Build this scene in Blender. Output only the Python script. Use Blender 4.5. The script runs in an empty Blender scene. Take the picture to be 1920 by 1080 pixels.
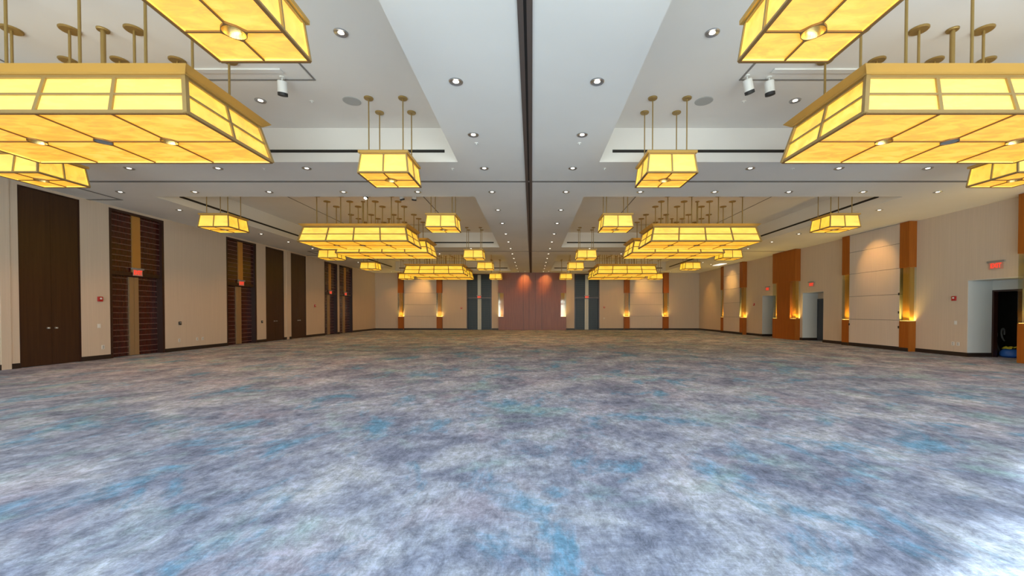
import bpy, bmesh, math, random
from mathutils import Vector, Matrix
random.seed(7)
C = bpy.context.scene.collection
S = bpy.context.scene
R = math.radians

# ------------------------------------------------------------------ camera
FPX, VPX, VPY = 750.0, 997.0, 587.0        # focal length and horizon point, in pixels of the 1920x1080 frame
PITCH = R(0.8)
EYE = 1.6
cd = bpy.data.cameras.new('camera'); cam = bpy.data.objects.new('camera', cd); C.objects.link(cam)
cd.sensor_width = 36; cd.lens = FPX / 1920 * 36
cd.shift_x = (960 - VPX) / 1920
cd.shift_y = (VPY + FPX * math.tan(PITCH) - 540) / 1920
cd.clip_start = 0.05; cd.clip_end = 200
cam.location = (0, 0, EYE); cam.rotation_euler = (R(90) - PITCH, 0, 0)
S.camera = cam

# ------------------------------------------------------------------ exposure, sky, sun, daylight
S.view_settings.view_transform = 'Standard'; S.view_settings.look = 'None'
S.view_settings.exposure = 0.0; S.view_settings.gamma = 1.0; S.view_settings.use_curve_mapping = False
try:
    S.cycles.max_bounces = 8; S.cycles.diffuse_bounces = 5; S.cycles.glossy_bounces = 3
    S.cycles.transmission_bounces = 4; S.cycles.transparent_max_bounces = 6
    S.cycles.caustics_reflective = False; S.cycles.caustics_refractive = False
    S.cycles.sample_clamp_indirect = 6
    S.cycles.use_light_tree = True
    S.cycles.use_adaptive_sampling = True; S.cycles.adaptive_threshold = 0.02
except Exception:
    pass
W = bpy.data.worlds.new('sky'); S.world = W; W.use_nodes = True
W.node_tree.nodes['Background'].inputs[0].default_value = (0.50, 0.68, 1.0, 1)
W.node_tree.nodes['Background'].inputs[1].default_value = 0.8

sd = bpy.data.lights.new('sun', 'SUN'); sd.energy = 20; sd.angle = R(1.2); sd.color = (0.92, 1.0, 0.92)
sun = bpy.data.objects.new('sun', sd); C.objects.link(sun)
sun.rotation_euler = Vector((0.83 * 0.955, 0.55 * 0.955, -0.297)).to_track_quat('-Z', 'Y').to_euler()

YB, YF = -2.5, 38.0            # back wall (behind the camera), far wall
XL, XR = -14.86, 15.9          # side walls
ZC, ZR = 5.40, 6.25            # soffit and coffer ceilings
XT = -0.085                    # centre track
WINS = [(-13.6, -10.0), (-9.6, -6.0), (-5.4, -1.5), (-1.1, 2.5), (2.9, 6.5), (6.9, 10.5), (10.9, 14.5)]
DAY = 9.6                      # radiance of the daylight in the windows
for i, (a, b) in enumerate(WINS):
    ld = bpy.data.lights.new('window_daylight', 'AREA'); ld.shape = 'RECTANGLE'
    ld.size = b - a; ld.size_y = 3.9; ld.energy = math.pi * (b - a) * 3.9 * DAY
    ld.color = (0.88, 0.97, 0.90)
    lo = bpy.data.objects.new('window_daylight', ld); C.objects.link(lo)
    lo.location = ((a + b) / 2, YB - 0.55, 2.05); lo.rotation_euler = (R(90), 0, 0)

# ------------------------------------------------------------------ materials
def mat(name, col, rough=0.6, metal=0.0, emit=None, estr=0.0, spec=0.5, coat=0.0):
    m = bpy.data.materials.new(name); m.use_nodes = True
    b = m.node_tree.nodes['Principled BSDF']
    b.inputs['Base Color'].default_value = (*col, 1); b.inputs['Roughness'].default_value = rough
    b.inputs['Metallic'].default_value = metal; b.inputs['Specular IOR Level'].default_value = spec
    b.inputs['Coat Weight'].default_value = coat
    if emit:
        b.inputs['Emission Color'].default_value = (*emit, 1); b.inputs['Emission Strength'].default_value = estr
    return m

class NT:
    def __init__(s, m): s.t = m.node_tree; s.b = s.t.nodes['Principled BSDF']
    def n(s, kind, **kw):
        x = s.t.nodes.new(kind)
        for k, v in kw.items():
            if k in x.inputs.keys(): x.inputs[k].default_value = v
            else: setattr(x, k, v)
        return x
    def l(s, a, b): s.t.links.new(a, b)
    def mapping(s, scale=(1, 1, 1), loc=(0, 0, 0), rot=(0, 0, 0)):
        tc = s.n('ShaderNodeTexCoord'); mp = s.n('ShaderNodeMapping')
        mp.inputs['Scale'].default_value = scale; mp.inputs['Location'].default_value = loc; mp.inputs['Rotation'].default_value = rot
        s.l(tc.outputs['Object'], mp.inputs['Vector']); return mp.outputs['Vector']
    def noise(s, vec, scale, detail=4, rough=0.55, dist=0.0):
        x = s.n('ShaderNodeTexNoise'); x.inputs['Scale'].default_value = scale; x.inputs['Detail'].default_value = detail
        x.inputs['Roughness'].default_value = rough; x.inputs['Distortion'].default_value = dist
        s.l(vec, x.inputs['Vector']); return x.outputs['Fac']
    def ramp(s, fac, stops):
        x = s.n('ShaderNodeValToRGB'); e = x.color_ramp.elements
        while len(e) < len(stops): e.new(0.5)
        for el, (p, c) in zip(e, stops):
            el.position = p; el.color = (*c, 1) if len(c) == 3 else c
        s.l(fac, x.inputs['Fac']); return x.outputs['Color']
    def mix(s, fac, a, b, mode='MIX'):
        x = s.n('ShaderNodeMix', data_type='RGBA', blend_type=mode)
        for sock, v in ((x.inputs[0], fac), (x.inputs[6], a), (x.inputs[7], b)):
            if isinstance(v, (int, float)): sock.default_value = v
            elif isinstance(v, tuple): sock.default_value = (*v, 1)
            else: s.l(v, sock)
        return x.outputs[2]
    def bump(s, h, strength=0.1, dist=0.01):
        x = s.n('ShaderNodeBump'); x.inputs['Strength'].default_value = strength; x.inputs['Distance'].default_value = dist
        s.l(h, x.inputs['Height']); s.l(x.outputs['Normal'], s.b.inputs['Normal'])

def g(v): return (v, v, v)

def carpet_mat():
    m = mat('carpet', (0.3, 0.33, 0.4), 0.95, spec=0.1); t = NT(m)
    v = t.mapping((1, 1.0, 1)); v2 = t.mapping((1.15, 0.8, 1), (31, 7, 0), (0, 0, R(24))); v3 = t.mapping((1, 0.7, 1), (3, 90, 0), (0, 0, R(-15)))
    big = t.noise(v, 0.9, 11, 0.67, 0.45)
    base = t.ramp(big, [(0.33, (0.165, 0.190, 0.275)), (0.43, (0.225, 0.255, 0.360)), (0.51, (0.310, 0.345, 0.455)), (0.59, (0.41, 0.450, 0.545)), (0.70, (0.55, 0.59, 0.65))])
    blue = t.ramp(t.noise(v2, 0.95, 9, 0.68, 0.5), [(0.53, g(0)), (0.63, g(0.8))])
    c = t.mix(blue, base, (0.125, 0.31, 0.49))
    teal = t.ramp(t.noise(t.mapping((1, 1, 1), (77, 13, 0)), 0.8, 8, 0.66, 0.4), [(0.54, g(0)), (0.66, g(0.65))])
    c = t.mix(teal, c, (0.32, 0.47, 0.50))
    pink = t.ramp(t.noise(v3, 0.75, 8, 0.66, 0.4), [(0.54, g(0)), (0.66, g(0.5))])
    c = t.mix(pink, c, (0.44, 0.40, 0.49))
    mott = t.ramp(t.noise(v3, 7.0, 11, 0.84, 0.3), [(0.39, g(0.60)), (0.5, g(0.98)), (0.61, g(1.40))])
    c = t.mix(1.0, c, mott, 'MULTIPLY')
    str1 = t.noise(t.mapping((55, 6.0, 1)), 1.0, 4, 0.7); str2 = t.noise(t.mapping((6.0, 55, 1)), 1.0, 4, 0.7)
    wv = t.ramp(t.mix(0.5, str1, str2), [(0.40, g(0.88)), (0.60, g(1.12))])
    c = t.mix(1.0, c, wv, 'MULTIPLY')
    c = t.mix(1.0, c, (0.94, 0.99, 1.07), 'MULTIPLY')
    t.l(c, t.b.inputs['Base Color'])
    t.bump(t.noise(v, 60, 2, 0.5), 0.25, 0.006)
    return m

def wood_mat(name, c1, c2, rough, horiz=False, spec=0.5, coat=0.0):
    m = mat(name, c1, rough, spec=spec, coat=coat); t = NT(m)
    sc = (30, 2.0, 30) if horiz else (22, 22, 0.7)
    v = t.mapping(sc); f = t.noise(v, 1.0, 6, 0.6, 0.4)
    c = t.ramp(f, [(0.3, c2), (0.7, c1)])
    t.l(c, t.b.inputs['Base Color']); return m

def fabric_mat(name, c1):
    m = mat(name, c1, 0.9, spec=0.15); t = NT(m)
    f = t.noise(t.mapping((34, 34, 0.5)), 1.0, 4, 0.6)
    d = tuple(x * 0.955 for x in c1); u = tuple(min(1, x * 1.03) for x in c1)
    c = t.ramp(f, [(0.32, d), (0.68, u)])
    t.l(c, t.b.inputs['Base Color']); t.bump(t.noise(t.mapping((120, 120, 120)), 1, 2), 0.08, 0.003); return m

def shade_mat(name, col, strength, base):
    """lit alabaster glass: each pane its own tint (face attribute), cloudy streaks"""
    m = mat(name, base, 0.35); t = NT(m)
    a = t.n('ShaderNodeAttribute', attribute_type='GEOMETRY', attribute_name='tint')
    cl = t.noise(t.mapping((2.2, 5.5, 7.0)), 1.0, 6, 0.6, 0.7)
    fine = t.noise(t.mapping((4, 26, 26)), 1.0, 3, 0.6)
    deep = (col[0] * 0.96, col[1] * 0.74, col[2] * 0.3); pale = (min(1.2, col[0] * 1.05), col[1] * 1.20, col[2] * 3.0 + 0.015)
    c = t.ramp(cl, [(0.40, deep), (0.5, col), (0.60, pale)])
    c = t.mix(0.12, c, t.ramp(fine, [(0.4, deep), (0.6, pale)]))
    tint = t.ramp(a.outputs['Fac'], [(0, (1.0, 0.90, 0.80)), (0.5, (1.0, 1.0, 1.0)), (1, (1.02, 1.06, 1.8))])
    c = t.mix(1.0, c, tint, 'MULTIPLY')
    t.l(c, t.b.inputs['Emission Color']); t.b.inputs['Emission Strength'].default_value = strength
    return m

def glass_mat():
    m = bpy.data.materials.new('clear_glass'); m.use_nodes = True; nt = m.node_tree; nt.nodes.clear()
    o = nt.nodes.new('ShaderNodeOutputMaterial'); mx = nt.nodes.new('ShaderNodeMixShader'); tr = nt.nodes.new('ShaderNodeBsdfTransparent')
    gl = nt.nodes.new('ShaderNodeBsdfGlossy'); fr = None; mx.inputs[0].default_value = 0.06
    tr.inputs['Color'].default_value = (0.93, 0.97, 0.95, 1); gl.inputs['Roughness'].default_value = 0.05
    nt.links.new(tr.outputs[0], mx.inputs[1]); nt.links.new(gl.outputs[0], mx.inputs[2])
    nt.links.new(mx.outputs[0], o.inputs['Surface']); return m

def ceiling_mat():
    m = mat('ceiling_paint', (0.78, 0.77, 0.74), 0.85, spec=0.2); t = NT(m)
    f = t.noise(t.mapping((0.5, 0.5, 0.5)), 1.0, 3, 0.5)
    t.l(t.ramp(f, [(0.3, (0.75, 0.74, 0.715)), (0.7, (0.80, 0.79, 0.765))]), t.b.inputs['Base Color']); return m

M = dict(
    carpet=carpet_mat(), ceiling=ceiling_mat(),
    wall=fabric_mat('wall_fabric', (0.63, 0.53, 0.43)), panel=fabric_mat('panel_fabric', (0.66, 0.58, 0.51)),
    jamb=mat('painted_jamb', (0.62, 0.64, 0.64), 0.6), white=mat('white_paint', (0.75, 0.75, 0.73), 0.5),
    base=mat('dark_baseboard', (0.022, 0.014, 0.011), 0.45),
    walnut=wood_mat('dark_walnut', (0.054, 0.023, 0.009), (0.034, 0.013, 0.006), 0.36, spec=0.45),
    panelling=wood_mat('red_brown_veneer', (0.30, 0.088, 0.036), (0.21, 0.058, 0.026), 0.36), slate=wood_mat('blue_reflection_gloss', (0.028, 0.046, 0.066), (0.019, 0.033, 0.050), 0.36, spec=0.35), blue_reflection_slat=mat('blue_reflection_slat', (0.03, 0.038, 0.048), 0.4, 0.1),  # slate tones: blue window reflection painted into the far doors' base colour
    mahog=wood_mat('dark_mahogany', (0.070, 0.008, 0.005), (0.038, 0.005, 0.004), 0.25, horiz=False, spec=0.6),
    frame=wood_mat('door_frame_wood', (0.042, 0.014, 0.009), (0.026, 0.009, 0.006), 0.3),
    slat=mat('slat_edge', (0.23, 0.135, 0.125), 0.4, 0.2), goldstrip=mat('gold_strip', (0.58, 0.31, 0.085), 0.35, 0.5),
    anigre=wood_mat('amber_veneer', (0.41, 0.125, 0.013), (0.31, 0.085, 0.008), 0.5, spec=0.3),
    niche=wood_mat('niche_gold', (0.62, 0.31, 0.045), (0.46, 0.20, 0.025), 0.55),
    gilt=mat('gilt_rim', (0.62, 0.38, 0.10), 0.35, 0.35), brass=mat('antique_brass', (0.42, 0.29, 0.115), 0.40, 0.3), bronze=mat('dark_bronze_bar', (0.26, 0.14, 0.045), 0.45, 0.4),
    gold=mat('gold_reflector', (0.95, 0.62, 0.2), 0.25, 0.9),
    rod=mat('brass_rod', (0.37, 0.25, 0.085), 0.42, 0.55),
    champagne=mat('champagne_metal', (0.46, 0.33, 0.19), 0.4, 0.6),
    chrome=mat('brushed_chrome', (0.55, 0.55, 0.55), 0.3, 0.9), track=mat('track_metal', (0.13, 0.105, 0.095), 0.5, 0.4),
    slot=mat('slot_black', (0.012, 0.010, 0.009), 0.7), line=mat('reveal_grey', (0.22, 0.21, 0.20), 0.8),
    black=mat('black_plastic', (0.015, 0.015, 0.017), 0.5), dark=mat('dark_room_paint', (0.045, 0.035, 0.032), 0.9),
    red=mat('alarm_red', (0.45, 0.02, 0.02), 0.4), blue=mat('blue_vinyl', (0.03, 0.15, 0.62), 0.4), yellow=mat('yellow_cloth', (0.75, 0.66, 0.06), 0.7),
    grey=mat('grey_metal', (0.32, 0.33, 0.34), 0.45, 0.4), spk=mat('speaker_grille', (0.42, 0.43, 0.42), 0.7),
    side=shade_mat('lit_glass_side', (1.0, 0.60, 0.012), 0.94, (0.58, 0.50, 0.22)), bottom=shade_mat('lit_glass_bottom', (1.0, 0.475, 0.009), 0.97, (0.50, 0.40, 0.15)),
    bulb=mat('lit_bulb', (1, 1, 1), 0.5, emit=(1.0, 0.80, 0.42), estr=7.0),
    lamp=mat('lit_downlight', (1, 1, 1), 0.5, emit=(1.0, 0.90, 0.74), estr=4.0),
    uplight=mat('lit_uplight', (1, 1, 1), 0.5, emit=(1.0, 0.62, 0.12), estr=3.0),
    topglow=mat('added_top_glow', (0.5, 0.4, 0.25), 0.5, emit=(1.0, 0.55, 0.18), estr=0.30), palemetal=mat('pale_metal', (0.52, 0.52, 0.46), 0.45, 0.2),  # topglow: made-up glow on pendant tops, warms the coffers
    redletter=mat('lit_red_letters', (0.6, 0.03, 0.02), 0.5, emit=(1.0, 0.06, 0.03), estr=0.9),
    acrylic=mat('exit_acrylic', (0.62, 0.30, 0.24), 0.4), strip=mat('lit_strip', (1, 1, 1), 0.5, emit=(1.0, 0.93, 0.85), estr=1.1),
    glass=glass_mat(), door=mat('slate_door_paint', (0.055, 0.065, 0.085), 0.35), concrete=mat('concrete', (0.4, 0.39, 0.37), 0.9),
)

# ------------------------------------------------------------------ mesh helpers
class MB:
    """collects shapes, links them as ONE mesh object"""
    def __init__(s): s.bm = bmesh.new(); s.tint = s.bm.faces.layers.float.new('tint')
    def hexa(s, p, tint=0.5):
        v = [s.bm.verts.new(Vector(x)) for x in p]
        for f in ((3, 2, 1, 0), (4, 5, 6, 7), (0, 1, 5, 4), (1, 2, 6, 5), (2, 3, 7, 6), (3, 0, 4, 7)):
            s.bm.faces.new([v[i] for i in f])[s.tint] = tint
        return s
    def box(s, x0, x1, y0, y1, z0, z1):
        return s.hexa([(x0, y0, z0), (x1, y0, z0), (x1, y1, z0), (x0, y1, z0), (x0, y0, z1), (x1, y0, z1), (x1, y1, z1), (x0, y1, z1)])
    def prism(s, pts, n, thick, tint=0.5):
        """polygon pts extruded along n by thick"""
        n = Vector(n).normalized() * thick
        a = [s.bm.verts.new(Vector(p)) for p in pts]; b = [s.bm.verts.new(Vector(p) + n) for p in pts]
        k = len(pts); s.bm.faces.new(a[::-1])[s.tint] = tint; s.bm.faces.new(b)[s.tint] = tint
        for i in range(k): s.bm.faces.new((a[i], a[(i + 1) % k], b[(i + 1) % k], b[i]))[s.tint] = tint
        return s
    def bar(s, p, q, w, h, up=(0, 0, 1)):
        p, q = Vector(p), Vector(q); d = (q - p).normalized(); up = Vector(up)
        sd_ = d.cross(up).normalized(); u = sd_.cross(d).normalized(); a = sd_ * w / 2; b = u * h / 2
        return s.hexa([p - a - b, p + a - b, q + a - b, q - a - b, p - a + b, p + a + b, q + a + b, q - a + b])
    def lathe(s, prof, seg=24, c=(0, 0, 0), axis=None, close=True):
        c = Vector(c); rings = []
        Mx = Vector((0, 0, 1)).rotation_difference(Vector(axis)).to_matrix() if axis else Matrix.Identity(3)
        for r, z in prof:
            if r < 1e-6: rings.append([s.bm.verts.new(c + Mx @ Vector((0, 0, z)))])
            else: rings.append([s.bm.verts.new(c + Mx @ Vector((r * math.cos(2 * math.pi * i / seg), r * math.sin(2 * math.pi * i / seg), z))) for i in range(seg)])
        for A, B in zip(rings, rings[1:]):
            for i in range(seg):
                j = (i + 1) % seg
                if len(A) == 1 and len(B) > 1: s.bm.faces.new((A[0], B[j], B[i]))
                elif len(B) == 1 and len(A) > 1: s.bm.faces.new((A[i], A[j], B[0]))
                elif len(A) > 1: s.bm.faces.new((A[i], A[j], B[j], B[i]))
        return s
    def cyl(s, c, r, h, seg=16, axis=None): return s.lathe([(0, 0), (r, 0), (r, h), (0, h)], seg, c, axis)
    def tube(s, pts, r, seg=10):
        pts = [Vector(p) for p in pts]; prev = None; up = Vector((0.13, 0.31, 0.94))
        for i, p in enumerate(pts):
            d = (pts[min(i + 1, len(pts) - 1)] - pts[max(i - 1, 0)]).normalized()
            a = d.cross(up).normalized(); b = d.cross(a).normalized()
            ring = [s.bm.verts.new(p + (a * math.cos(2 * math.pi * k / seg) + b * math.sin(2 * math.pi * k / seg)) * r) for k in range(seg)]
            if prev:
                for k in range(seg): s.bm.faces.new((prev[k], prev[(k + 1) % seg], ring[(k + 1) % seg], ring[k]))
            else: s.bm.faces.new(ring[::-1])
            prev = ring
        s.bm.faces.new(prev); return s
    def build(s, name, m, parent=None, bevel=0, smooth=False):
        bmesh.ops.recalc_face_normals(s.bm, faces=s.bm.faces)
        me = bpy.data.meshes.new(name); s.bm.to_mesh(me); s.bm.free(); me.materials.append(m)
        if smooth:
            for p in me.polygons: p.use_smooth = True
            try: me.set_sharp_from_angle(angle=R(40))
            except Exception: pass
        o = bpy.data.objects.new(name, me); C.objects.link(o)
        if parent: o.parent = parent
        if bevel:
            b = o.modifiers.new('bevel', 'BEVEL'); b.width = bevel; b.segments = 2; b.limit_method = 'ANGLE'
        return o

def tag(o, label=None, cat=None, group=None, kind=None):
    if label: o['label'] = label
    if cat: o['category'] = cat
    if group: o['group'] = group
    if kind: o['kind'] = kind
    return o
def empty(name, loc, rz=0, **kw):
    o = bpy.data.objects.new(name, None); C.objects.link(o); o.location = loc; o.rotation_euler = (0, 0, rz); o.empty_display_size = 0.2
    return tag(o, **kw)
KIDS = {}
def copy_tree(o, parent=None):
    c = o.copy(); C.objects.link(c)
    if parent: c.parent = parent
    for ch in list(o.children): copy_tree(ch, c)
    return c
def struct(mb, name, m, **kw): return tag(mb.build(name, m, **kw), kind='structure')
ORD = ['first', 'second', 'third', 'fourth', 'fifth', 'sixth', 'seventh', 'eighth', 'ninth', 'tenth', 'eleventh', 'twelfth', 'thirteenth', 'fourteenth', 'fifteenth', 'sixteenth']

# ------------------------------------------------------------------ the room shell
struct(MB().box(XL - 0.6, 20.5, YB - 0.2, YF + 0.5, -0.12, 0.0), 'floor', M['carpet'])

# ceiling: soffit with six coffers, 5 cm lip thickness left to the coffer faces
COFF_X = [(-12.30, -1.86), (1.70, 12.12)]
COFF_Y = [(3.1, 10.12), (13.12, 23.15), (26.15, 36.2)]
cb = MB()
xs = sorted([XL - 0.5, 17.0] + [x for c in COFF_X for x in c]); ys = sorted([YB - 0.2, YF + 0.4] + [y for c in COFF_Y for y in c])
def incoff(x, y): return any(a < x < b for a, b in COFF_X) and any(a < y < b for a, b in COFF_Y)
for x0, x1 in zip(xs, xs[1:]):
    for y0, y1 in zip(ys, ys[1:]):
        if incoff((x0 + x1) / 2, (y0 + y1) / 2): cb.box(x0, x1, y0, y1, ZR, ZR + 0.15)
        else: cb.box(x0, x1, y0, y1, ZC, ZR + 0.15)
bmesh.ops.remove_doubles(cb.bm, verts=cb.bm.verts, dist=1e-4)
struct(cb, 'ceiling', M['ceiling'])

# left wall, with openings down to the floor (y0, y1, head height)
BROWN = [(11.60, 13.19), (22.38, 24.0), (24.72, 26.35)]
SLAT = [(14.1, 16.2), (19.5, 21.62), (28.7, 30.62), (30.92, 33.2)]
HEAD = 5.32
lw = MB(); y = YB
OPEN = sorted(BROWN + SLAT)
for a, b in OPEN:
    lw.box(XL - 0.5, XL, y, a, 0, ZC); lw.box(XL - 0.5, XL, a, b, HEAD, ZC); y = b
lw.box(XL - 0.5, XL, y, YF + 0.4, 0, ZC)
lw.box(XL - 0.62, XL - 0.5, YB, YF + 0.4, 0, ZC)
struct(lw, 'wall_left', M['wall'])
bb = MB(); y = YB
gaps = sorted(OPEN + [(11.18, 11.40), (24.24, 24.48)])
for a, b in gaps + [(YF, YF)]:
    if a - y > 0.02: bb.box(XL, XL + 0.018, y, a, 0, 0.15)
    y = b
struct(bb, 'baseboard_left', M['base'])
for k, (a, b) in enumerate([(11.18, 11.40), (24.24, 24.48)]):
    struct(MB().box(XL, XL + 0.02, a, b, 0, ZC), 'trim_%d' % (k + 1), M['wall'])

# far wall with two door openings
FD = [(-6.18, -3.80), (4.05, 6.43)]
fw = MB()
for a, b in [(XL - 0.3, FD[0][0]), (FD[0][1], FD[1][0]), (FD[1][1], XR + 0.5)]: fw.box(a, b, YF, YF + 0.4, 0, ZC)
for a, b in FD: fw.box(a, b, YF, YF + 0.4, HEAD, ZC)
fw.box(XL - 0.3, XR + 0.5, YF + 0.4, YF + 0.5, 0, ZC)
struct(fw, 'wall_far', M['wall'])
bf = MB()
for a, b in [(XL, FD[0][0]), (FD[0][1], -3.14), (3.24, FD[1][0]), (FD[1][1], XR)]: bf.box(a, b, YF - 0.02, YF, 0, 0.15)
struct(bf, 'baseboard_far', M['base'])

# right wall, 0.9 m deep, with three alcoves
XB = 16.8
ALC = [(12.95, 14.60), (21.80, 23.50), (26.10, 27.60)]
AH = 2.79
rw = MB(); y = YB
for a, b in ALC:
    rw.box(XR, XB, y, a, 0, ZC); rw.box(XR, XB, a, b, AH, ZC); y = b
rw.box(XR, XB, y, YF + 0.4, 0, ZC)
# back plane of the alcoves: closed behind two of them, a doorway behind the first
rw.box(XB, XB + 0.12, 14.8, YF + 0.4, 0, ZC); rw.box(XB, XB + 0.12, YB, 12.7, 0, ZC); rw.box(XB, XB + 0.12, 12.7, 14.8, 2.43, ZC)
struct(rw, 'wall_right', M['wall'])
jl = MB()
for a, b in ALC:
    jl.box(XR + 0.004, XB, a, a + 0.02, 0, AH); jl.box(XR + 0.004, XB, b - 0.02, b, 0, AH); jl.box(XR + 0.004, XB, a + 0.02, b - 0.02, AH - 0.02, AH)
struct(jl, 'trim_3', M['jamb'])
struct(MB().box(XB - 0.015, XB, 12.97, 14.58, 2.43, AH - 0.02), 'trim_4', M['jamb'])
br = MB(); y = YB
for a, b in ALC + [(YF, YF)]:
    br.box(XR - 0.018, XR, y, a + (0.02 if b != YF else 0), 0, 0.15)
    if b != YF:
        br.box(XR - 0.018, XB - 0.03, b - 0.038, b - 0.02, 0, 0.15); br.box(XR - 0.018, XB - 0.03, a + 0.02, a + 0.038, 0, 0.15)
    y = b - 0.02
struct(br, 'baseboard_right', M['base'])
# dark service room behind the first alcove
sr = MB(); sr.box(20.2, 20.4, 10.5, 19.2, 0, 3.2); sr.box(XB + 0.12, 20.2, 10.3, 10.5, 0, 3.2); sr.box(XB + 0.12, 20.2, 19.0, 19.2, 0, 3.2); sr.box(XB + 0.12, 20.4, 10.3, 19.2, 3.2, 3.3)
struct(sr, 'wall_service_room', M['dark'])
fr = MB()
fr.box(XB - 0.03, XB + 0.12, 14.52, 14.58, 0, 2.43); fr.box(XB - 0.03, XB + 0.12, 12.97, 13.03, 0, 2.43); fr.box(XB - 0.03, XB + 0.12, 13.03, 14.52, 2.37, 2.43)
struct(fr, 'trim_5', M['frame'])

# back wall behind the camera: window wall
bw = MB(); x = XL - 0.5
for a, b in WINS:
    bw.box(x, a, YB - 0.3, YB, 0, ZC); bw.box(a, b, YB - 0.3, YB, 0, 0.12); bw.box(a, b, YB - 0.3, YB, 4.0, ZC); x = b
bw.box(x, XB + 0.1, YB - 0.3, YB, 0, ZC)
struct(bw, 'wall_back', M['wall'])
for i, (a, b) in enumerate(WINS):
    w = MB(); w.box(a, b, YB - 0.2, YB - 0.1, 3.25, 3.52); w.box(a, b, YB - 0.2, YB - 0.1, 2.97, 3.02)
    for x in (a + 0.03, (a + b) / 2, b - 0.03): w.box(x - 0.03, x + 0.03, YB - 0.2, YB - 0.1, 0.12, 4.0)
    struct(w, 'window_%d' % (i + 1), M['grey'])
# unseen slab added outside to keep the sun off the left-hand windows
struct(MB().box(-30, -11.0, -6.6, -6.3, -0.2, 16), 'wall_added_sun_blocker', M['concrete'])

# ------------------------------------------------------------------ ceiling tracks and reveals
def track(name, boxes, m, z1=ZC):
    b = MB()
    for q in boxes: b.box(*q)
    return struct(b, name, m)
tr = struct(MB().box(XT - 0.095, XT - 0.02, YB, YF - 0.31, ZC - 0.02, ZC).box(XT + 0.02, XT + 0.095, YB, YF - 0.31, ZC - 0.02, ZC), 'trim_6', M['track'])
s_ = MB().box(XT - 0.02, XT + 0.02, YB, YF - 0.31, ZC - 0.006, ZC).build('track_slot', M['slot'], tr)
n = 7
for d in (0.0, 13.03):
    y = 11.59 + d
    struct(MB().box(XL + 1.1, XR - 0.31, y - 0.055, y + 0.055, ZC - 0.012, ZC), 'trim_%d' % n, M['line']); n += 1
    struct(MB().box(-13.80, -13.72, y + 0.055, y + 1.8, ZC - 0.012, ZC).box(XL, -13.72, y + 1.8, y + 1.9, ZC - 0.012, ZC), 'trim_%d' % n, M['line']); n += 1
# fine reveal around each group of large pendants on the coffer ceiling
for (y0, y1) in ((5.15, 8.05), (15.1, 21.15), (28.1, 34.2)):
    for sx in (-1, 1):
        xa, xb = XT + sx * 4.22, XT + sx * 9.68; xa, xb = min(xa, xb), max(xa, xb); t_ = 0.035; z = ZR - 0.012
        b = MB(); b.box(xa, xb, y0, y0 + t_, z, ZR); b.box(xa, xb, y1 - t_, y1, z, ZR); b.box(xa, xa + t_, y0 + t_, y1 - t_, z, ZR); b.box(xb - t_, xb, y0 + t_, y1 - t_, z, ZR)
        struct(b, 'trim_%d' % n, M['line']); n += 1

BAY = ['nearest', 'middle', 'farthest']
# slot air diffusers on the coffer faces
for bi, (y0, y1) in enumerate(COFF_Y):
    for si, (xa, xb) in enumerate(COFF_X):
        sidew = ['left', 'right'][si]
        s1 = MB().box(xa + 0.33, xb - 0.33, y1 - 0.014, y1 - 0.002, ZC + 0.235, ZC + 0.305).build('air_slot', M['slot'])
        tag(s1, f'black linear air slot along the far face of the {BAY[bi]} {sidew} ceiling recess', 'air vent', 'black air slots')
        xo, dx = (xa + 0.002, 0.012) if si == 0 else (xb - 0.002, -0.012)
        s2 = MB().box(min(xo, xo + dx), max(xo, xo + dx), y0 + 0.9, y1 - 0.9, ZC + 0.235, ZC + 0.305).build('air_slot', M['slot'])
        tag(s2, f'black linear air slot along the outer face of the {BAY[bi]} {sidew} ceiling recess', 'air vent', 'black air slots')
for si, sx in enumerate((-1, 1)):
    b = MB().box(min(XT + sx * 4.7, XT + sx * 8.4), max(XT + sx * 4.7, XT + sx * 8.4), 7.66, 7.78, ZR - 0.03, ZR - 0.002).build('linear_diffuser', M['white'])
    tag(b, f"white linear ceiling diffuser behind the {['left', 'right'][si]} nearest large pendant's rods", 'air vent')

# ------------------------------------------------------------------ pendants
def panel(name, mtl, parent, c, nx, ny, bars, n_out, rings=(), inset=0.012):
    """a face of the shade: panes of a bilinear quad c=(bl,br,tr,tl), plus bars appended to MB 'bars'"""
    bl, br_, tr_, tl = [Vector(p) for p in c]
    def P(u, v): return (bl * (1 - u) + br_ * u) * (1 - v) + (tl * (1 - u) + tr_ * u) * v
    n_out = Vector(n_out).normalized(); mb = MB(); CH = 0.15
    for i in range(nx):
        for j in range(ny):
            q = [P(i / nx, j / ny), P((i + 1) / nx, j / ny), P((i + 1) / nx, (j + 1) / ny), P(i / nx, (j + 1) / ny)]
            pts = []
            for k, p in enumerate(q):
                if any((p - Vector(r)).length < 1e-3 for r in rings):
                    a, b = q[k - 1], q[(k + 1) % 4]
                    pts += [p + (a - p).normalized() * CH, p + (b - p).normalized() * CH]
                else: pts.append(p)
            mb.prism([p - n_out * inset for p in pts], -n_out, 0.012, random.random())
    return mb.build(name, mtl, parent)

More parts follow.
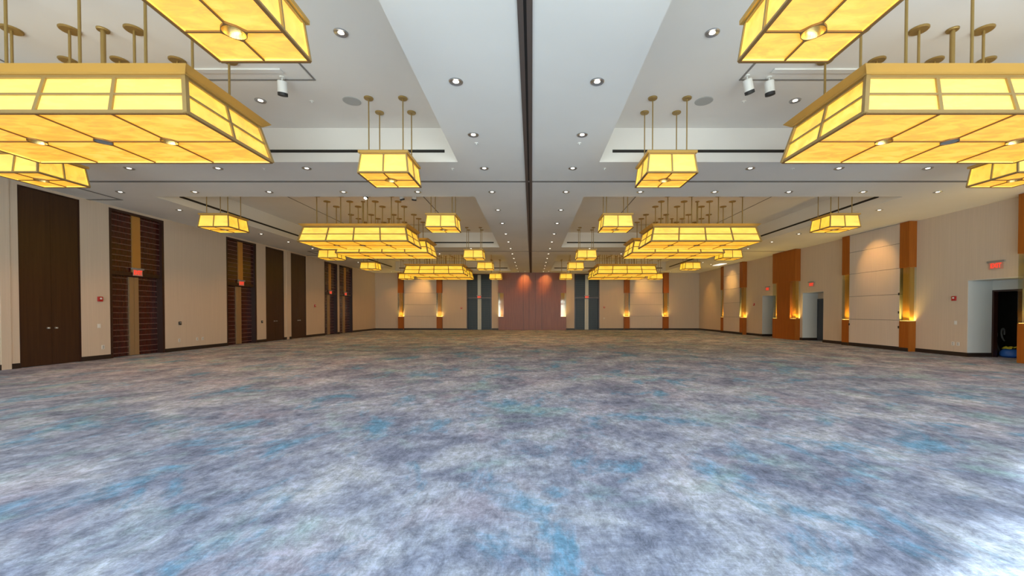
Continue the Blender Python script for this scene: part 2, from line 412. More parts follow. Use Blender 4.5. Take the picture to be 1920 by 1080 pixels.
def shade(root, Wd, Dp, H, ins, lip, nx, ny, rows, b_heavy, b_mid, b_low):
    """tapered glass box with its bottom at z = 0: panes, bars, cap rim"""
    x, y = Wd / 2, Dp / 2; xt, yt = x - ins, y - ins
    B = [Vector(p) for p in ((-x, -y, 0), (x, -y, 0), (x, y, 0), (-x, y, 0))]
    T = [Vector(p) for p in ((-xt, -yt, H), (xt, -yt, H), (xt, yt, H), (-xt, yt, H))]
    rings = [(-x + Wd * (i + 1) / nx, 0, 0) for i in range(nx - 1)]
    for k in range(4):
        c = (B[k], B[(k + 1) % 4], T[(k + 1) % 4], T[k]); m_ = nx if k % 2 == 0 else ny
        nn = (c[1] - c[0]).cross(c[3] - c[0])
        panel('glass_panel', M['side'], root, c, m_, rows, None, nn)
    panel('bottom_glass_panel', M['bottom'], root, (B[0], B[1], B[2], B[3]), nx, ny, None, (0, 0, -1), rings)
    fb = MB()
    for k in range(4):
        b0, b1, t0, t1 = B[k], B[(k + 1) % 4], T[k], T[(k + 1) % 4]; m_ = nx if k % 2 == 0 else ny
        nn = (b1 - b0).cross(t0 - b0).normalized(); up = (t0 - b0).normalized()
        e = (b1 - b0).normalized()
        fb.bar(b0 + up * b_heavy / 2, b1 + up * b_heavy / 2, b_heavy, 0.03, nn)
        fb.bar(t0 - up * b_heavy / 2, t1 - up * b_heavy / 2, b_heavy, 0.03, nn)
        fb.bar(b0, t0, b_heavy * 1.15, b_heavy * 1.15, nn)
        for i in range(1, m_):
            f = i / m_; fb.bar(b0.lerp(b1, f), t0.lerp(t1, f), b_mid, 0.026, nn)
        for j in range(1, rows):
            f = j / rows; fb.bar(b0.lerp(t0, f), b1.lerp(t1, f), b_low * 1.4, 0.022, nn)
    fb.build('frame', M['brass'], root)
    lb = MB(); CH = 0.14
    for k in range(4): lb.bar(B[k] - Vector((0, 0, 0.006)), B[(k + 1) % 4] - Vector((0, 0, 0.006)), 0.035, 0.012, (0, 0, 1))
    stops = [-x] + [r[0] for r in rings] + [x]
    for i in range(nx):
        a = stops[i] + (CH if i > 0 else 0); b = stops[i + 1] - (CH if i < nx - 1 else 0)
        lb.bar((a, 0, 0), (b, 0, 0), b_low, 0.016)
    for r in rings:
        lb.bar((r[0], -y, 0), (r[0], -CH, 0), b_low, 0.016); lb.bar((r[0], CH, 0), (r[0], y, 0), b_low, 0.016)
    lb.build('bottom_bars', M['bronze'], root)
    # cap rim: thin shelf whose underside slopes back to the glass
    o = 0.03 if lip < 0.07 else ins * 1.0
    rb = MB()
    for k in range(4):
        t0, t1 = T[k], T[(k + 1) % 4]
        def out(p, d, z): return Vector((p.x + math.copysign(d, p.x), p.y + math.copysign(d, p.y), z))
        rb.hexa([out(t0, -0.05, H - 0.005), out(t1, -0.05, H - 0.005), out(t1, 0.01, H - 0.005), out(t0, 0.01, H - 0.005),
                 out(t0, -0.05, H + lip), out(t1, -0.05, H + lip), out(t1, o, H + lip), out(t0, o, H + lip)])
    rb.build('top_rim', M['gilt'], root)
    MB().box(-xt + 0.05, xt - 0.05, -yt + 0.05, yt - 0.05, H - 0.004, H + 0.02).build('added_glow_cover', M['topglow'], root)  # unseen plate added to block uplight and glow warmly into the coffer
    return rings

def downlight_ring(root, pos, lit):
    """square-set collar with a reflector cone and bulb (or a grey cover)"""
    b = MB(); seg = 24; rc = 0.112; z = -0.012
    outer, inner = [], []
    for i in range(seg):
        a = 2 * math.pi * i / seg; k = 0.152 / (abs(math.cos(a)) + abs(math.sin(a))); k = max(k, rc + 0.006)
        outer.append((k * math.cos(a), k * math.sin(a))); inner.append((rc * math.cos(a), rc * math.sin(a)))
    for i in range(seg):
        j = (i + 1) % seg
        b.hexa([(*outer[i], z), (*outer[j], z), (*inner[j], z), (*inner[i], z), (*outer[i], z + 0.03), (*outer[j], z + 0.03), (*inner[j], z + 0.03), (*inner[i], z + 0.03)])
    o = b.build('downlight_collar', M['bronze'], root); o.location = pos
    if lit:
        MB().lathe([(rc, -0.008), (0.10, 0.03), (0.075, 0.08), (0.045, 0.10), (0.045, 0.104), (0.08, 0.085), (0.105, 0.035), (rc, 0.0)], seg).build('reflector', M['gold'], o, smooth=True)
        MB().lathe([(0, 0.072), (0.03, 0.078), (0.044, 0.099), (0, 0.101)], seg).build('bulb', M['bulb'], o, smooth=True)
        l = bpy.data.objects.new('beam', ring_beam); C.objects.link(l); l.parent = o; l.location = (0, 0, -0.02)
    else:
        MB().lathe([(0, -0.006), (rc, -0.006), (rc, 0.006), (0, 0.006)], seg).build('cover_plate', M['grey'], o)

def rod(root, x, y, z0, z1, r, rc, name='rod'):
    o = MB().cyl((0, 0, 0), r, z1 - z0, 10).build(name, M['rod'], root, smooth=True); o.location = (x, y, z0)
    MB().lathe([(0, z1 - z0 - 0.03), (rc * 0.9, z1 - z0 - 0.03), (rc, z1 - z0 - 0.018), (rc, z1 - z0), (0, z1 - z0)], 20).build('ceiling_canopy', M['rod'], o)

ZL, ZS = 2.82 + EYE, 2.98 + EYE
def make_large():
    r = empty('pendant_light', (0, 0, 0)); H = 0.62
    rings = shade(r, 4.34, 1.86, H, 0.15, 0.085, 4, 2, 2, 0.052, 0.05, 0.022)
    for i, q in enumerate(rings): downlight_ring(r, q, i != 1)
    for y in (-0.80, 0.0, 0.80):
        b = MB().bar((-2.0, y, H + 0.03), (2.0, y, H + 0.03), 0.05, 0.05).build('hanging_rail', M['brass'], r)
        for x in (-1.48, -0.53, 0.53, 1.48): rod(r, x, y, H + 0.03, ZR - ZL, 0.019, 0.135)
    rod(r, 0.02, 0, H + 0.03, ZR - ZL, 0.034, 0.085, 'centre_pole')
    return r
def make_small():
    r = empty('pendant_light', (0, 0, 0)); H = 0.43
    rings = shade(r, 1.06, 1.0, H, 0.05, 0.045, 2, 2, 1, 0.026, 0.026, 0.02)
    downlight_ring(r, rings[0], True)
    for y in (-0.31, 0.31):
        MB().bar((-0.46, y, H + 0.015), (0.46, y, H + 0.015), 0.04, 0.03).build('hanging_rail', M['brass'], r)
        for x in (-0.37, 0.37): rod(r, x, y, H + 0.02, ZR - ZS, 0.013, 0.098)
    return r
ring_beam = bpy.data.lights.new('pendant_beam', 'SPOT'); ring_beam.energy = 55; ring_beam.color = (1.0, 0.52, 0.20); ring_beam.spot_size = R(85); ring_beam.spot_blend = 0.9; ring_beam.shadow_soft_size = 0.05
LP = make_large(); SP = make_small(); usedL = usedS = False
def put(proto, used, loc, label, group):
    o = copy_tree(proto) if used else proto
    o.location = loc; tag(o, label, 'pendant lamp', group)
large_pos = [(0, 6.62), (1, 16.72), (1, 19.75), (2, 29.7), (2, 32.75)]
cnt = {}
for bi, y in large_pos:
    for sx in (-1, 1):
        sidew = 'left' if sx < 0 else 'right'
        k = cnt.get((bi, sx), 0); cnt[(bi, sx)] = k + 1
        which = '' if bi == 0 else [' front', ' rear'][k]
        put(LP, usedL, (XT + sx * 6.96, y, ZL), f'large rectangular amber glass pendant,{which} one in the {BAY[bi]} {sidew} ceiling recess', 'large rectangular pendants'); usedL = True
small_rows = [(0, 4.28, 'front'), (0, 9.02, 'rear'), (1, 14.36, 'front'), (1, 22.1, 'rear'), (2, 27.4, 'front'), (2, 35.15, 'rear')]
for bi, y, fr_ in small_rows:
    for sx in (-1, 1):
        for ox, side_of in ((3.07, 'centre track'), (10.92, 'side wall')):
            if y < 5 and ox > 5: continue        # far outside the frame
            sidew = 'left' if sx < 0 else 'right'
            put(SP, usedS, (XT + sx * ox, y, ZS), f'small square amber pendant, {fr_} one by the {side_of} in the {BAY[bi]} {sidew} recess', 'small square pendants'); usedS = True

# ------------------------------------------------------------------ recessed downlights
spot = bpy.data.lights.new('downlight_beam', 'SPOT'); spot.energy = 38; spot.color = (1.0, 0.54, 0.235); spot.spot_size = R(95); spot.spot_blend = 0.8; spot.shadow_soft_size = 0.06
far_spot = spot.copy(); far_spot.energy = 105; far_spot.color = (1.0, 0.44, 0.13)      # the far half is dimmed up
wash = bpy.data.lights.new('wash_beam', 'SPOT'); wash.energy = 190; wash.color = (1.0, 0.52, 0.14); wash.spot_size = R(62); wash.spot_blend = 0.9; wash.shadow_soft_size = 0.05
def make_down():
    r = empty('downlight', (0, 0, 0))
    MB().lathe([(0.05, -0.003), (0.085, -0.008), (0.105, -0.016), (0.115, -0.008), (0.115, 0), (0.05, 0)], 24).build('trim_ring', M['chrome'], r, smooth=True)
    MB().lathe([(0, -0.014), (0.03, -0.012), (0.051, -0.003), (0.051, 0), (0, 0)], 24).build('lens', M['lamp'], r, smooth=True)
    return r
DL = make_down(); usedD = False
def down(x, y, z, label, group, beam=spot, aim=None):
    global usedD
    o = copy_tree(DL) if usedD else DL
    usedD = True
    o.location = (x, y, z); tag(o, label, 'downlight', group)
    if beam is spot and (y > 19 or abs(x) > 12 or (x < -5 and z < ZR - 0.1)): beam = far_spot
    if beam:
        l = bpy.data.objects.new('beam', beam); C.objects.link(l); l.location = (x, y, z - 0.06)
        if aim: l.rotation_euler = (Vector(aim) - l.location).to_track_quat('-Z', 'Y').to_euler()
ROWY = [6.62, 8.58, 10.55, 12.6, 14.8, 17.0, 19.25, 21.4, 23.6, 25.7, 27.85, 30.0, 32.1, 34.2, 36.6]
for sx, sw in ((-1, 'left'), (1, 'right')):
    for i, y in enumerate(ROWY):
        down(XT + sx * 1.16, y, ZC, f'recessed downlight, {ORD[i]} from camera in the row just {sw} of the centre track', f'downlights {sw} of the centre track')
    # rows across the beams between the coffers
    for bi, (yy, rowname) in enumerate([(10.55, 'front row of nearest cross beam'), (12.6, 'rear row of nearest cross beam'), (23.6, 'front row of second cross beam'), (25.7, 'rear row of second cross beam'), (36.8, 'row along the far wall')]):
        for i, ox in enumerate((3.49, 5.82, 8.15, 10.48, 12.82)):
            down(XT + sx * ox, yy, ZC, f'recessed downlight, {ORD[i]} out from centre on the {sw}, {rowname}', 'downlights across the beams')
    yl = [14.8, 17.0, 19.25, 21.4, 27.85, 30.0, 32.1, 34.2]
    for i, y in enumerate(yl):
        down(XT + sx * 12.9, y, ZC, f'recessed downlight, {ORD[i]} from the camera in the row along the {sw} wall', f'downlights along the {sw} wall')
    for (ox, y, w_) in ((3.08, 6.70, 'near the centre track'), (5.85, 8.82, 'behind the large pendant')):
        down(XT + sx * ox, y, ZR, f'recessed downlight high in the nearest {sw} ceiling recess, {w_}', 'downlights in the recesses')

# ------------------------------------------------------------------ ceiling speakers, spotlights, sprinklers
for sx, sw in ((-1, 'left'), (1, 'right')):
    o = MB().lathe([(0, -0.012), (0.17, -0.012), (0.19, -0.006), (0.19, 0), (0, 0)], 32).build('ceiling_speaker', M['spk'])
    o.location = (XT + sx * 3.86, 8.84, ZR); tag(o, f'round grey ceiling speaker beside the small pendant in the nearest {sw} recess', 'speaker')
def cyl_spot(x, y, tilt, label):
    r = empty('spotlight', (x, y, ZR), label=label, cat='spotlight')
    MB().cyl((0, 0, -0.02), 0.05, 0.02, 16).cyl((0, 0, -0.09), 0.012, 0.09, 8).build('mount', M['white'], r)
    h = MB().lathe([(0, 0.02), (0.075, 0.015), (0.088, 0.0), (0.088, -0.24), (0.08, -0.24), (0, -0.18)], 24).build('head', M['white'], r, smooth=True)
    h.location = (0, 0, -0.09); h.rotation_euler = tilt
    MB().lathe([(0.08, -0.20), (0.0895, -0.20), (0.0895, -0.255), (0.06, -0.262), (0, -0.255), (0, -0.2)], 24).build('lens_hood', M['black'], h, smooth=True)
    return h
cyl_spot(-4.92, 7.95, (R(14), R(6), 0), 'white cylinder spotlight under the nearest left ceiling recess')
cyl_spot(4.22, 7.9, (R(12), R(-20), 0), 'white cylinder spotlight, left one of the pair in the nearest right recess')
cyl_spot(4.68, 7.95, (R(8), R(-10), 0), 'white cylinder spotlight, right one of the pair in the nearest right recess')
h = cyl_spot(-6.25, 15.3, (R(-30), R(8), 0), 'lit white spotlight glaring in the middle left ceiling recess')
MB().lathe([(0, -0.266), (0.055, -0.264), (0.055, -0.262), (0, -0.262)], 20).build('glowing_lens', mat('glaring_lens', (1, 1, 1), 0.5, emit=(1, 0.9, 0.7), estr=30), h)
cyl_spot(-5.0, 15.3, (R(20), R(-12), 0), 'white spotlight, left of the two beside the middle left recess pendant')
cyl_spot(-4.48, 15.35, (R(18), R(10), 0), 'white spotlight, right of the two beside the middle left recess pendant')
def sprink(x, y, z, label):
    o = MB().lathe([(0, -0.035), (0.02, -0.035), (0.022, -0.03), (0.012, -0.012), (0.04, -0.01), (0.045, 0), (0, 0)], 16).build('sprinkler', M['white'])
    o.location = (x, y, z); tag(o, label, 'sprinkler', 'ceiling sprinklers')
for sx, sw in ((-1, 'left'), (1, 'right')):
    sprink(XT + sx * 1.15, 9.0, ZC, f'small white sprinkler between second and third downlights {sw} of the track')
    sprink(XT + sx * 2.0, 10.58, ZC, f'small white sprinkler on the nearest cross beam, {sw} of the track')
    sprink(XT + sx * 6.95, 10.58, ZC, f'small white sprinkler on the nearest cross beam under the {sw} large pendant')
    sprink(XT + sx * 4.75, 8.85, ZR, f'small white sprinkler high in the nearest {sw} recess')
o = MB().box(14.45, 14.95, 30.7, 32.0, ZC - 0.02, ZC - 0.002).build('linear_light', M['strip']); tag(o, 'bright rectangular ceiling light near the right wall beyond the wood column', 'ceiling light')

# ------------------------------------------------------------------ doors
DN = [0]
def door_root(loc, rz, label):
    DN[0] += 1
    return empty('door_%d' % DN[0], loc, rz, label=label, cat='door', kind='structure')
def brown_door(y0, y1, label):
    """full-height flush double door; local x runs along the wall, +y points into the wall"""
    r = door_root((XL, (y0 + y1) / 2, 0), R(90), label); w = y1 - y0
    f = MB(); f.box(-w / 2, -w / 2 + 0.03, 0, 0.14, 0, HEAD); f.box(w / 2 - 0.03, w / 2, 0, 0.14, 0, HEAD); f.box(-w / 2 + 0.03, w / 2 - 0.03, 0, 0.14, HEAD - 0.03, HEAD)
    f.build('door_frame', M['frame'], r)
    for s in (-1, 1):
        a, b = (-w / 2 + 0.034, -0.003) if s < 0 else (0.003, w / 2 - 0.034)
        lf = MB().box(a, b, 0.02, 0.075, 0.012, HEAD - 0.034).build('door_leaf', M['walnut'], r)
        k = MB().lathe([(0, 0.0), (0.03, 0.0), (0.03, 0.006), (0.012, 0.01), (0.012, 0.035), (0.026, 0.04), (0.03, 0.055), (0.022, 0.068), (0, 0.07)], 16, (s * 0.1, 0.02, 1.14), (0, -1, 0)).build('door_knob', M['chrome'], lf, smooth=True)
    return r
LM = []
def letter_mesh(cu):
    if not LM:
        tmp = bpy.data.objects.new('tmp', cu); C.objects.link(tmp)
        me = bpy.data.meshes.new_from_object(tmp.evaluated_get(bpy.context.evaluated_depsgraph_get())); me.materials.clear(); me.materials.append(M['redletter'])
        bpy.data.objects.remove(tmp); LM.append(me)
    return LM[0]
def exit_sign(parent_loc, rz, label, w=0.46):
    """edge-lit exit sign flat on a wall; local -y faces the room"""
    r = empty('exit_sign', parent_loc, rz, label=label, cat='exit sign')
    MB().box(-w / 2, w / 2, -0.06, 0, 0.10, 0.165).build('housing', M['grey'], r, bevel=0.006)
    MB().box(-w / 2 + 0.05, w / 2 - 0.05, -0.036, -0.024, -0.13, 0.10).build('acrylic_panel', M['acrylic'], r)
    cu = bpy.data.curves.new('lettering', 'FONT'); cu.body = 'EXIT'; cu.size = 0.215; cu.align_x = 'CENTER'; cu.align_y = 'CENTER'; cu.extrude = 0.003; cu.offset = 0.006
    t = bpy.data.objects.new('lettering', letter_mesh(cu)); C.objects.link(t); t.parent = r
    t.location = (0, -0.040, -0.012); t.rotation_euler = (R(90), 0, 0); t.scale = (0.72, 1, 1)
    return r
def slat_door(loc, rz, w, label, sign_label, pm='mahog', sm_='slat'):
    r = door_root(loc, rz, label); TH = 2.98
    f = MB(); f.box(-w / 2, -w / 2 + 0.09, 0, 0.45, 0, HEAD); f.box(w / 2 - 0.09, w / 2, 0, 0.45, 0, HEAD); f.box(-w / 2 + 0.09, w / 2 - 0.09, 0, 0.45, HEAD - 0.09, HEAD)
    f.box(-w / 2 + 0.09, w / 2 - 0.09, 0.07, 0.45, TH, TH + 0.14)
    f.build('door_frame', M['frame'], r)
    tp = MB().box(-w / 2 + 0.09, w / 2 - 0.09, 0.12, 0.2, TH + 0.14, HEAD - 0.09).build('transom_panel', M[pm], r)
    sb = MB()
    z = TH + 0.30
    while z < HEAD - 0.12:
        sb.box(-w / 2 + 0.09, -0.16, 0.095, 0.12, z, z + 0.021); sb.box(0.16, w / 2 - 0.09, 0.095, 0.12, z, z + 0.021); z += 0.208
    sb.build('slats', M[sm_], tp)
    MB().box(-0.155, 0.155, 0.075, 0.12, TH + 0.14, HEAD - 0.09).build('transom_strip', M['goldstrip' if pm == 'mahog' else 'palemetal'], tp)
    for s in (-1, 1):
        a, b = (-w / 2 + 0.092, -0.003) if s < 0 else (0.003, w / 2 - 0.092)
        lf = MB().box(a, b, 0.24, 0.30, 0.012, TH - 0.004).build('door_leaf', M[pm], r)
        sb = MB(); z = 0.12
        while z < TH - 0.08:
            sb.box(min(s * 0.18, s * (w / 2 - 0.095)), max(s * 0.18, s * (w / 2 - 0.095)), 0.215, 0.24, z, z + 0.021); z += 0.212
        sb.build('slats', M[sm_], lf)
        MB().box(min(s * 0.006, s * 0.175), max(s * 0.006, s * 0.175), 0.19, 0.24, 0.02, TH - 0.03).build('pull_plate', M['champagne' if pm == 'mahog' else 'palemetal'], lf)
    cz, sz = math.cos(rz), math.sin(rz)
    exit_sign((loc[0] + sz * -0.068, loc[1] + cz * 0.068, 3.13), rz, sign_label)
    return r
bl_ = ['dark brown full height double door nearest the camera on the left wall', 'dark brown full height double door, left of the close pair on the left wall', 'dark brown full height double door, right of the close pair on the left wall']
for (a, b), l in zip(BROWN, bl_): brown_door(a, b, l)
sl_ = ['tall slatted mahogany double door nearest the camera, left wall', 'tall slatted mahogany double door in the middle of the left wall', 'tall slatted dark double door, left of the adjoining pair on the left wall', 'tall slatted dark double door, right of the adjoining pair on the left wall']
sn_ = ['exit sign over the nearest slatted door on the left wall', 'exit sign over the middle slatted door on the left wall', 'exit sign over the left door of the far adjoining pair, left wall', 'exit sign over the right door of the far adjoining pair, left wall']
for (a, b), l, s in zip(SLAT, sl_, sn_): slat_door((XL, (a + b) / 2, 0), R(90), b - a, l, s)
for (a, b), w_ in zip(FD, ('left', 'right')):
    slat_door(((a + b) / 2, YF, 0), 0, b - a, f'tall dark blue grey double door in the far wall, {w_} of the wood panelling', f'exit sign over the far wall door {w_} of the wood panelling', 'slate', 'blue_reflection_slat')
# alcove doors in the right wall
for (a, b), w_ in zip(ALC[1:], ('in front of', 'beyond')):
    r = door_root((XB, (a + b) / 2, 0), R(-90), f'slate coloured door at the back of the right wall alcove {w_} the wood column'); w = b - a
    MB().box(-w / 2 + 0.02, -w / 2 + 0.08, -0.05, 0, 0, 2.43).box(w / 2 - 0.08, w / 2 - 0.02, -0.05, 0, 0, 2.43).box(-w / 2 + 0.08, w / 2 - 0.08, -0.05, 0, 2.37, 2.43).build('door_frame', M['door'], r)
    for s in (-1, 1):
        lf = MB().box(min(s * 0.003, s * (w / 2 - 0.082)), max(s * 0.003, s * (w / 2 - 0.082)), -0.04, 0, 0.01, 2.366).build('door_leaf', M['door'], r)
        MB().box(s * 0.06 - 0.02, s * 0.06 + 0.02, -0.055, -0.04, 1.0, 1.2).build('push_plate', M['chrome'], lf)

for y, l in ((13.70, 'red exit sign over the nearest alcove on the right wall'), (22.72, 'red exit sign over the alcove in front of the wood column'), (26.95, 'red exit sign partly behind the wood column on the right wall')):
    exit_sign((XR, y, 1.63 + EYE), R(-90), l, 0.52)

# ------------------------------------------------------------------ lit wood pilasters, columns, fabric panels
up_l = bpy.data.lights.new('niche_uplight', 'AREA'); up_l.shape = 'RECTANGLE'; up_l.size = 0.34; up_l.size_y = 0.07; up_l.energy = 17; up_l.spread = R(110); up_l.color = (1.0, 0.60, 0.14)
up_s = up_l.copy(); up_s.energy = 4.0
Z1, Z2 = 1.27, 3.50
def uplamp(root, p, rz_extra=0, tilt=22):
    l = bpy.data.objects.new('niche_uplight', up_s if rz_extra else up_l); C.objects.link(l); l.parent = root; l.location = p; l.rotation_euler = (R(180 + (0 if rz_extra else tilt)), 0, rz_extra)
def pilaster(loc, rz, label, w=0.42, p=0.31):
    """local x along the wall, -y out into the room"""
    r = empty('lit_pilaster', loc, rz, label=label, cat='pilaster', group='lit wood pilasters', kind='thing')
    MB().box(-w / 2, w / 2, -p, 0, 0.0, Z1).build('pilaster_base', M['anigre'], r)
    MB().box(-w / 2, w / 2, -p - 0.012, -p, 0.0, 0.15).box(-w / 2, w / 2, -p, -p + 0.001, 0, 0.15).build('plinth', M['base'], r)
    MB().box(-w / 2, w / 2, -p - 0.015, 0, Z2, ZC - 0.002).build('pilaster_head', M['anigre'], r)
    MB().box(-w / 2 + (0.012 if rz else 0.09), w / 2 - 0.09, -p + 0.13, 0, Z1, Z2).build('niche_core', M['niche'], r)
    u = MB().box(-w / 2 + 0.02, w / 2 - 0.02, -p + 0.02, -p + 0.085, Z1, Z1 + 0.012); u.box(w / 2 - 0.08, w / 2 - 0.02, -p + 0.09, -0.02, Z1, Z1 + 0.012)
    u.build('uplight_strip', M['uplight'], r)
    gl = MB().box(-w / 2, w / 2, -p, -p + 0.01, Z1, Z2); gl.box(-w / 2, -w / 2 + 0.01, -p + 0.01, 0, Z1, Z2); gl.box(w / 2 - 0.01, w / 2, -p + 0.01, 0, Z1, Z2)
    gl.build('glass_case', M['glass'], r)
    uplamp(r, (0, -p + 0.05, Z1 + 0.02)); uplamp(r, (w / 2 - 0.05, -p / 2 + 0.03, Z1 + 0.02), R(90))
    if not rz: uplamp(r, (-w / 2 + 0.05, -p / 2 + 0.03, Z1 + 0.02), R(90))
    return r
def wood_column(loc, rz, w, label, p=0.31, cut=0.46, name='wood_column', cat='column', seams=(), wm='anigre'):
    r = empty(name, loc, rz, label=label, cat=cat, kind='thing')
    MB().box(-w / 2, w / 2, -p, 0, 0, Z1).build('column_base', M[wm], r)
    MB().box(-w / 2 - 0.01, w / 2 + 0.01, -p - 0.01, 0, Z2, ZC - 0.002).build('column_head', M[wm], r)
    MB().box(-w / 2 + cut, w / 2 - cut, -p, 0, Z1, Z2).build('column_shaft', M[wm], r)
    sb = MB()
    for x in seams: sb.box(x - 0.012, x + 0.012, -p - 0.013, -p - 0.002, 0.0, ZC - 0.01)
    if seams: sb.build('panel_seams', M['frame'], r)
    for s in (-1, 1):
        a, b = sorted((s * (w / 2 - cut), s * (w / 2 - 0.14)))
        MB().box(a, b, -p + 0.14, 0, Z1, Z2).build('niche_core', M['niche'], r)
        a, b = sorted((s * (w / 2 - cut + 0.02), s * (w / 2 - 0.02)))
        MB().box(a, b, -p + 0.02, -p + 0.09, Z1, Z1 + 0.012).build('uplight_strip', M['uplight'], r)
        g_ = MB().box(min(s * (w / 2 - cut), s * (w / 2)), max(s * (w / 2 - cut), s * (w / 2)), -p, -p + 0.01, Z1, Z2)
        g_.box(min(s * (w / 2 - 0.01), s * w / 2), max(s * (w / 2 - 0.01), s * w / 2), -p + 0.01, 0, Z1, Z2)
        g_.build('glass_case', M['glass'], r)
        uplamp(r, (s * (w / 2 - cut / 2), -p + 0.055, Z1 + 0.02)); uplamp(r, (s * (w / 2 - 0.07), -p / 2, Z1 + 0.02), R(90))
    return r
RW = R(-90)
XW, YW = XR - 0.002, YF - 0.002
rp = [(16.76, 'lit wood pilaster in front of the nearest fabric panel, right wall'), (19.9, 'lit wood pilaster beyond the nearest fabric panel, right wall'),
      (29.8, 'lit wood pilaster in front of the far fabric panel, right wall'), (32.8, 'lit wood pilaster beyond the far fabric panel, right wall')]
for y, l in rp: pilaster((XW, y, 0), RW, l)
fp = [(-12.36, 'lit wood pilaster in the far wall, leftmost'), (-8.72, 'lit wood pilaster in the far wall, second from the left'), (8.98, 'lit wood pilaster in the far wall, third from the left'), (12.66, 'lit wood pilaster in the far wall, rightmost')]
for x, l in fp: pilaster((x, YW, 0), 0, l, w=0.5)
wood_column((XW, 24.8, 0), RW, 2.2, 'wide wood column with lit corner niches between two alcoves, right wall')
wood_column((XW, 11.74, 0), RW, 2.2, 'wood column with lit niche at the right edge of the picture')
wood_column((0.05, YW, 0), 0, 6.38, 'wide wood panelling with lit corner niches in the middle of the far wall', cut=0.5, name='wood_panelling', cat='wall panelling', seams=(-0.85, 0.9, -0.3, 0.3), wm='panelling')

def fabric_panel(loc, rz, w, p, label, hinges=False):
    r = empty('fabric_panel', loc, rz, label=label, cat='wall panel', kind='thing')
    zs = [0.16, 1.30, 2.40, 3.50, 4.55, ZC - 0.003]
    for z0, z1 in zip(zs, zs[1:]):
        MB().box(-w / 2, w / 2, -p, 0, z0 + 0.009, z1 - 0.009).build('upholstered_tile', M['panel'], r, bevel=0.006)
    MB().box(-w / 2 + 0.02, w / 2 - 0.02, -p + 0.015, 0, 0.16, ZC - 0.003).build('backing', M['line'], r)
    MB().box(-w / 2, w / 2, -p - 0.015, 0, 0, 0.155).build('plinth', M['base'], r)
    if hinges:
        for x, z in ((w / 2 - 0.03, 0.95), (w / 2 - 0.03, 1.58), (w / 2 - 0.03, 2.36), (-w / 2 + 0.03, 1.0)):
            MB().box(x - 0.025, x + 0.025, -p - 0.02, -p, z, z + 0.1).build('hinge', M['black'], r)
    return r
fabric_panel((XW, 18.33, 0), RW, 2.70, 0.29, 'tall fabric panel in stacked sections between the nearest right pilasters', True)
fabric_panel((XW, 31.3, 0), RW, 2.56, 0.29, 'tall fabric panel in stacked sections between the far right pilasters')
fabric_panel((-10.54, YW, 0), 0, 3.10, 0.12, 'wide beige fabric panel between the two left pilasters, far wall')
fabric_panel((10.82, YW, 0), 0, 3.14, 0.12, 'wide beige fabric panel between the two right pilasters, far wall')

# wall washers over the panels
for x, y, a, l in ((13.9, 18.1, (XR, 18.1, 3.6), 'wall washing downlight over the nearest right fabric panel'), (14.0, 31.3, (XR, 31.3, 3.7), 'wall washing downlight over the far right fabric panel'),
                   (14.1, 35.6, (XR, 35.6, 2.6), 'wall washing downlight beside the far right corner'),
                   (-9.7, 36.45, (-10.5, YF, 3.7), 'wall washing downlight over the left far wall panel'), (9.7, 36.45, (10.8, YF, 3.7), 'wall washing downlight over the right far wall panel'),
                   (1.55, 36.5, (1.2, YF, 4.3), 'wall washing downlight over the far wood panelling, right'), (-0.62, 36.5, (-0.7, YF, 4.3), 'wall washing downlight over the far wood panelling, left')):
    down(x, y, ZC, l, 'wall washers', wash, a)

# ------------------------------------------------------------------ wall devices
def on_wall(side, along, z):
    if side == 'L': return (XL, along, z), R(90)
    if side == 'R': return (XR, along, z), R(-90)
    return (along, YF, z), 0
def device(kind, side, along, z, label):
    loc, rz = on_wall(side, along, z)
    if kind == 'fire_alarm':
        r = empty('fire_alarm', loc, rz, label=label, cat='fire alarm')
        MB().box(-0.075, 0.075, -0.05, 0, -0.085, 0.085).build('housing', M['red'], r, bevel=0.01)
        MB().box(-0.035, 0.035, -0.058, -0.05, -0.01, 0.05).build('strobe', M['white'], r, bevel=0.004)
    elif kind == 'wall_switch':
        r = empty('wall_switch', loc, rz, label=label, cat='switch')
        MB().box(-0.05, 0.05, -0.01, 0, -0.07, 0.07).build('plate', M['white'], r, bevel=0.003)
        MB().box(-0.018, 0.018, -0.016, -0.01, -0.033, 0.033).build('rocker', M['white'], r, bevel=0.002)
    elif kind == 'control_panel':
        r = empty('control_panel', loc, rz, label=label, cat='control panel')
        MB().box(-0.06, 0.06, -0.03, 0, -0.07, 0.07).build('housing', M['black'], r, bevel=0.006)
        MB().box(-0.04, 0.04, -0.034, -0.03, -0.01, 0.045).build('screen', M['grey'], r)
    else:
        r = empty('power_outlet', loc, rz, label=label, cat='outlet')
        MB().box(-0.05, 0.05, -0.01, 0, -0.07, 0.07).build('plate', M['white'], r, bevel=0.003)
        for zz in (-0.028, 0.028): MB().box(-0.018, 0.018, -0.013, -0.01, zz - 0.016, zz + 0.016).build('socket', M['grey'], r)
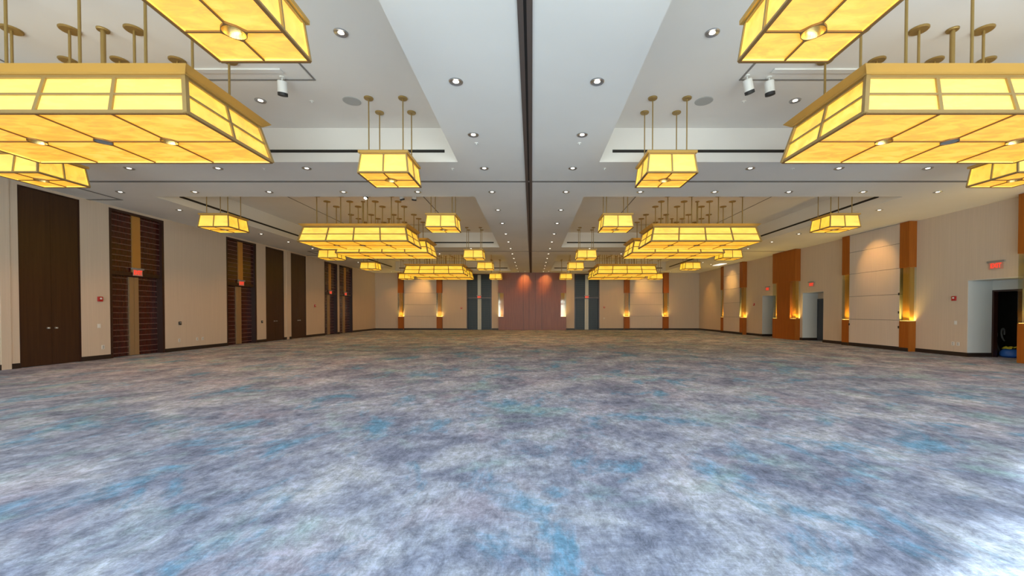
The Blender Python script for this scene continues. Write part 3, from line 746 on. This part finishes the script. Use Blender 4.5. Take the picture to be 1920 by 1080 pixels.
for a in [('fire_alarm', 'L', 13.76, 2.08, 'red fire alarm left of the nearest slatted door, left wall'), ('wall_switch', 'L', 13.73, 1.16, 'white switch plate under the red fire alarm, left wall'),
          ('power_outlet', 'L', 13.85, 0.42, 'white outlet low beside the nearest slatted door, left wall'),
          ('control_panel', 'L', 16.88, 1.17, 'small black control panel between the two nearest slatted doors'), ('power_outlet', 'L', 16.85, 0.45, 'white outlet low under the black control panel, left wall'),
          ('power_outlet', 'L', 17.75, 0.45, 'white outlet, left one of a low pair before the middle slatted door'), ('power_outlet', 'L', 18.05, 0.45, 'white outlet, right one of a low pair before the middle slatted door'),
          ('control_panel', 'L', 22.02, 1.12, 'small dark control panel right of the middle slatted door, left wall'), ('fire_alarm', 'L', 27.4, 2.10, 'red fire alarm before the far adjoining doors, left wall'),
          ('fire_alarm', 'R', 15.05, 2.15, 'red fire alarm beyond the nearest alcove, right wall'), ('wall_switch', 'R', 15.0, 1.24, 'white switch plate under the red fire alarm, right wall'),
          ('power_outlet', 'R', 15.08, 0.45, 'white outlet, far one of the low pair under the right wall switch'), ('power_outlet', 'R', 14.90, 0.45, 'white outlet, near one of the low pair under the right wall switch'),
          ('fire_alarm', 'R', 28.6, 2.22, 'dark red fire alarm beyond the wood column, right wall'),
          ('fire_alarm', 'F', -6.68, 2.08, 'dark red fire alarm left of the left far wall door'), ('fire_alarm', 'F', 6.88, 2.15, 'dark red fire alarm right of the right far wall door'), ('wall_switch', 'F', 6.88, 1.1, 'small switch below the alarm right of the right far wall door')]:
    device(*a)

# ------------------------------------------------------------------ cleaning gear in the dark doorway
r = empty('carpet_cleaner', (17.62, 15.25, 0), R(20), label='black upright carpet cleaner with grey handle and hose in the dark doorway', cat='carpet cleaner')
bd = MB(); bd.hexa([(-0.24, -0.3, 0.09), (0.24, -0.3, 0.09), (0.24, 0.32, 0.09), (-0.24, 0.32, 0.09), (-0.2, -0.12, 0.66), (0.2, -0.12, 0.66), (0.2, 0.28, 0.7), (-0.2, 0.28, 0.7)])
bd.build('body', M['black'], r, bevel=0.03)
MB().box(-0.17, 0.17, -0.06, 0.22, 0.68, 0.86).build('tank', M['grey'], r, bevel=0.03)
for s in (-1, 1): MB().cyl((s * 0.25, 0.2, 0.12), 0.12, 0.05, 20, (s, 0, 0)).build('wheel', M['black'], r)
MB().tube([(-0.2, 0.26, 0.62), (-0.2, 0.34, 0.95), (-0.19, 0.37, 1.1), (-0.12, 0.39, 1.17), (0.12, 0.39, 1.17), (0.19, 0.37, 1.1), (0.2, 0.34, 0.95), (0.2, 0.26, 0.62)], 0.016).build('handle', M['chrome'], r, smooth=True)
MB().tube([(0.1 + 0.22 * math.cos(a), -0.16 - 0.03 * a, 0.78 + 0.24 * math.sin(a)) for a in [k * 0.25 for k in range(18)]], 0.026).build('hose', M['grey'], r, smooth=True)
bg = MB(); bg.lathe([(0, 0), (0.2, 0.0), (0.27, 0.05), (0.285, 0.13), (0.26, 0.22), (0.19, 0.285), (0.08, 0.31), (0, 0.31)], 20)
o = bg.build('bag', M['blue'], None, smooth=True); o.location = (17.30, 14.42, 0); tag(o, 'low blue bag on the floor in the dark doorway', 'bag')
cl = MB(); nn = 12
vv = [[cl.bm.verts.new((-0.17 + 0.34 * i / nn, -0.15 + 0.3 * j / nn, 0.315 + 0.03 * math.sin(i * 1.1) * math.cos(j * 0.9) - 0.55 * max(0, (abs(i - 6) / 6) ** 2 - 0.3) * 0.15 + 0.06)) for j in range(nn + 1)] for i in range(nn + 1)]
for i in range(nn):
    for j in range(nn): cl.bm.faces.new((vv[i][j], vv[i + 1][j], vv[i + 1][j + 1], vv[i][j + 1]))
o = cl.build('cloth', M['yellow'], None, smooth=True); o.location = (17.30, 14.42, 0); tag(o, 'crumpled yellow cloth lying on the blue bag in the doorway', 'cloth')
sm = o.modifiers.new('thick', 'SOLIDIFY'); sm.thickness = 0.012
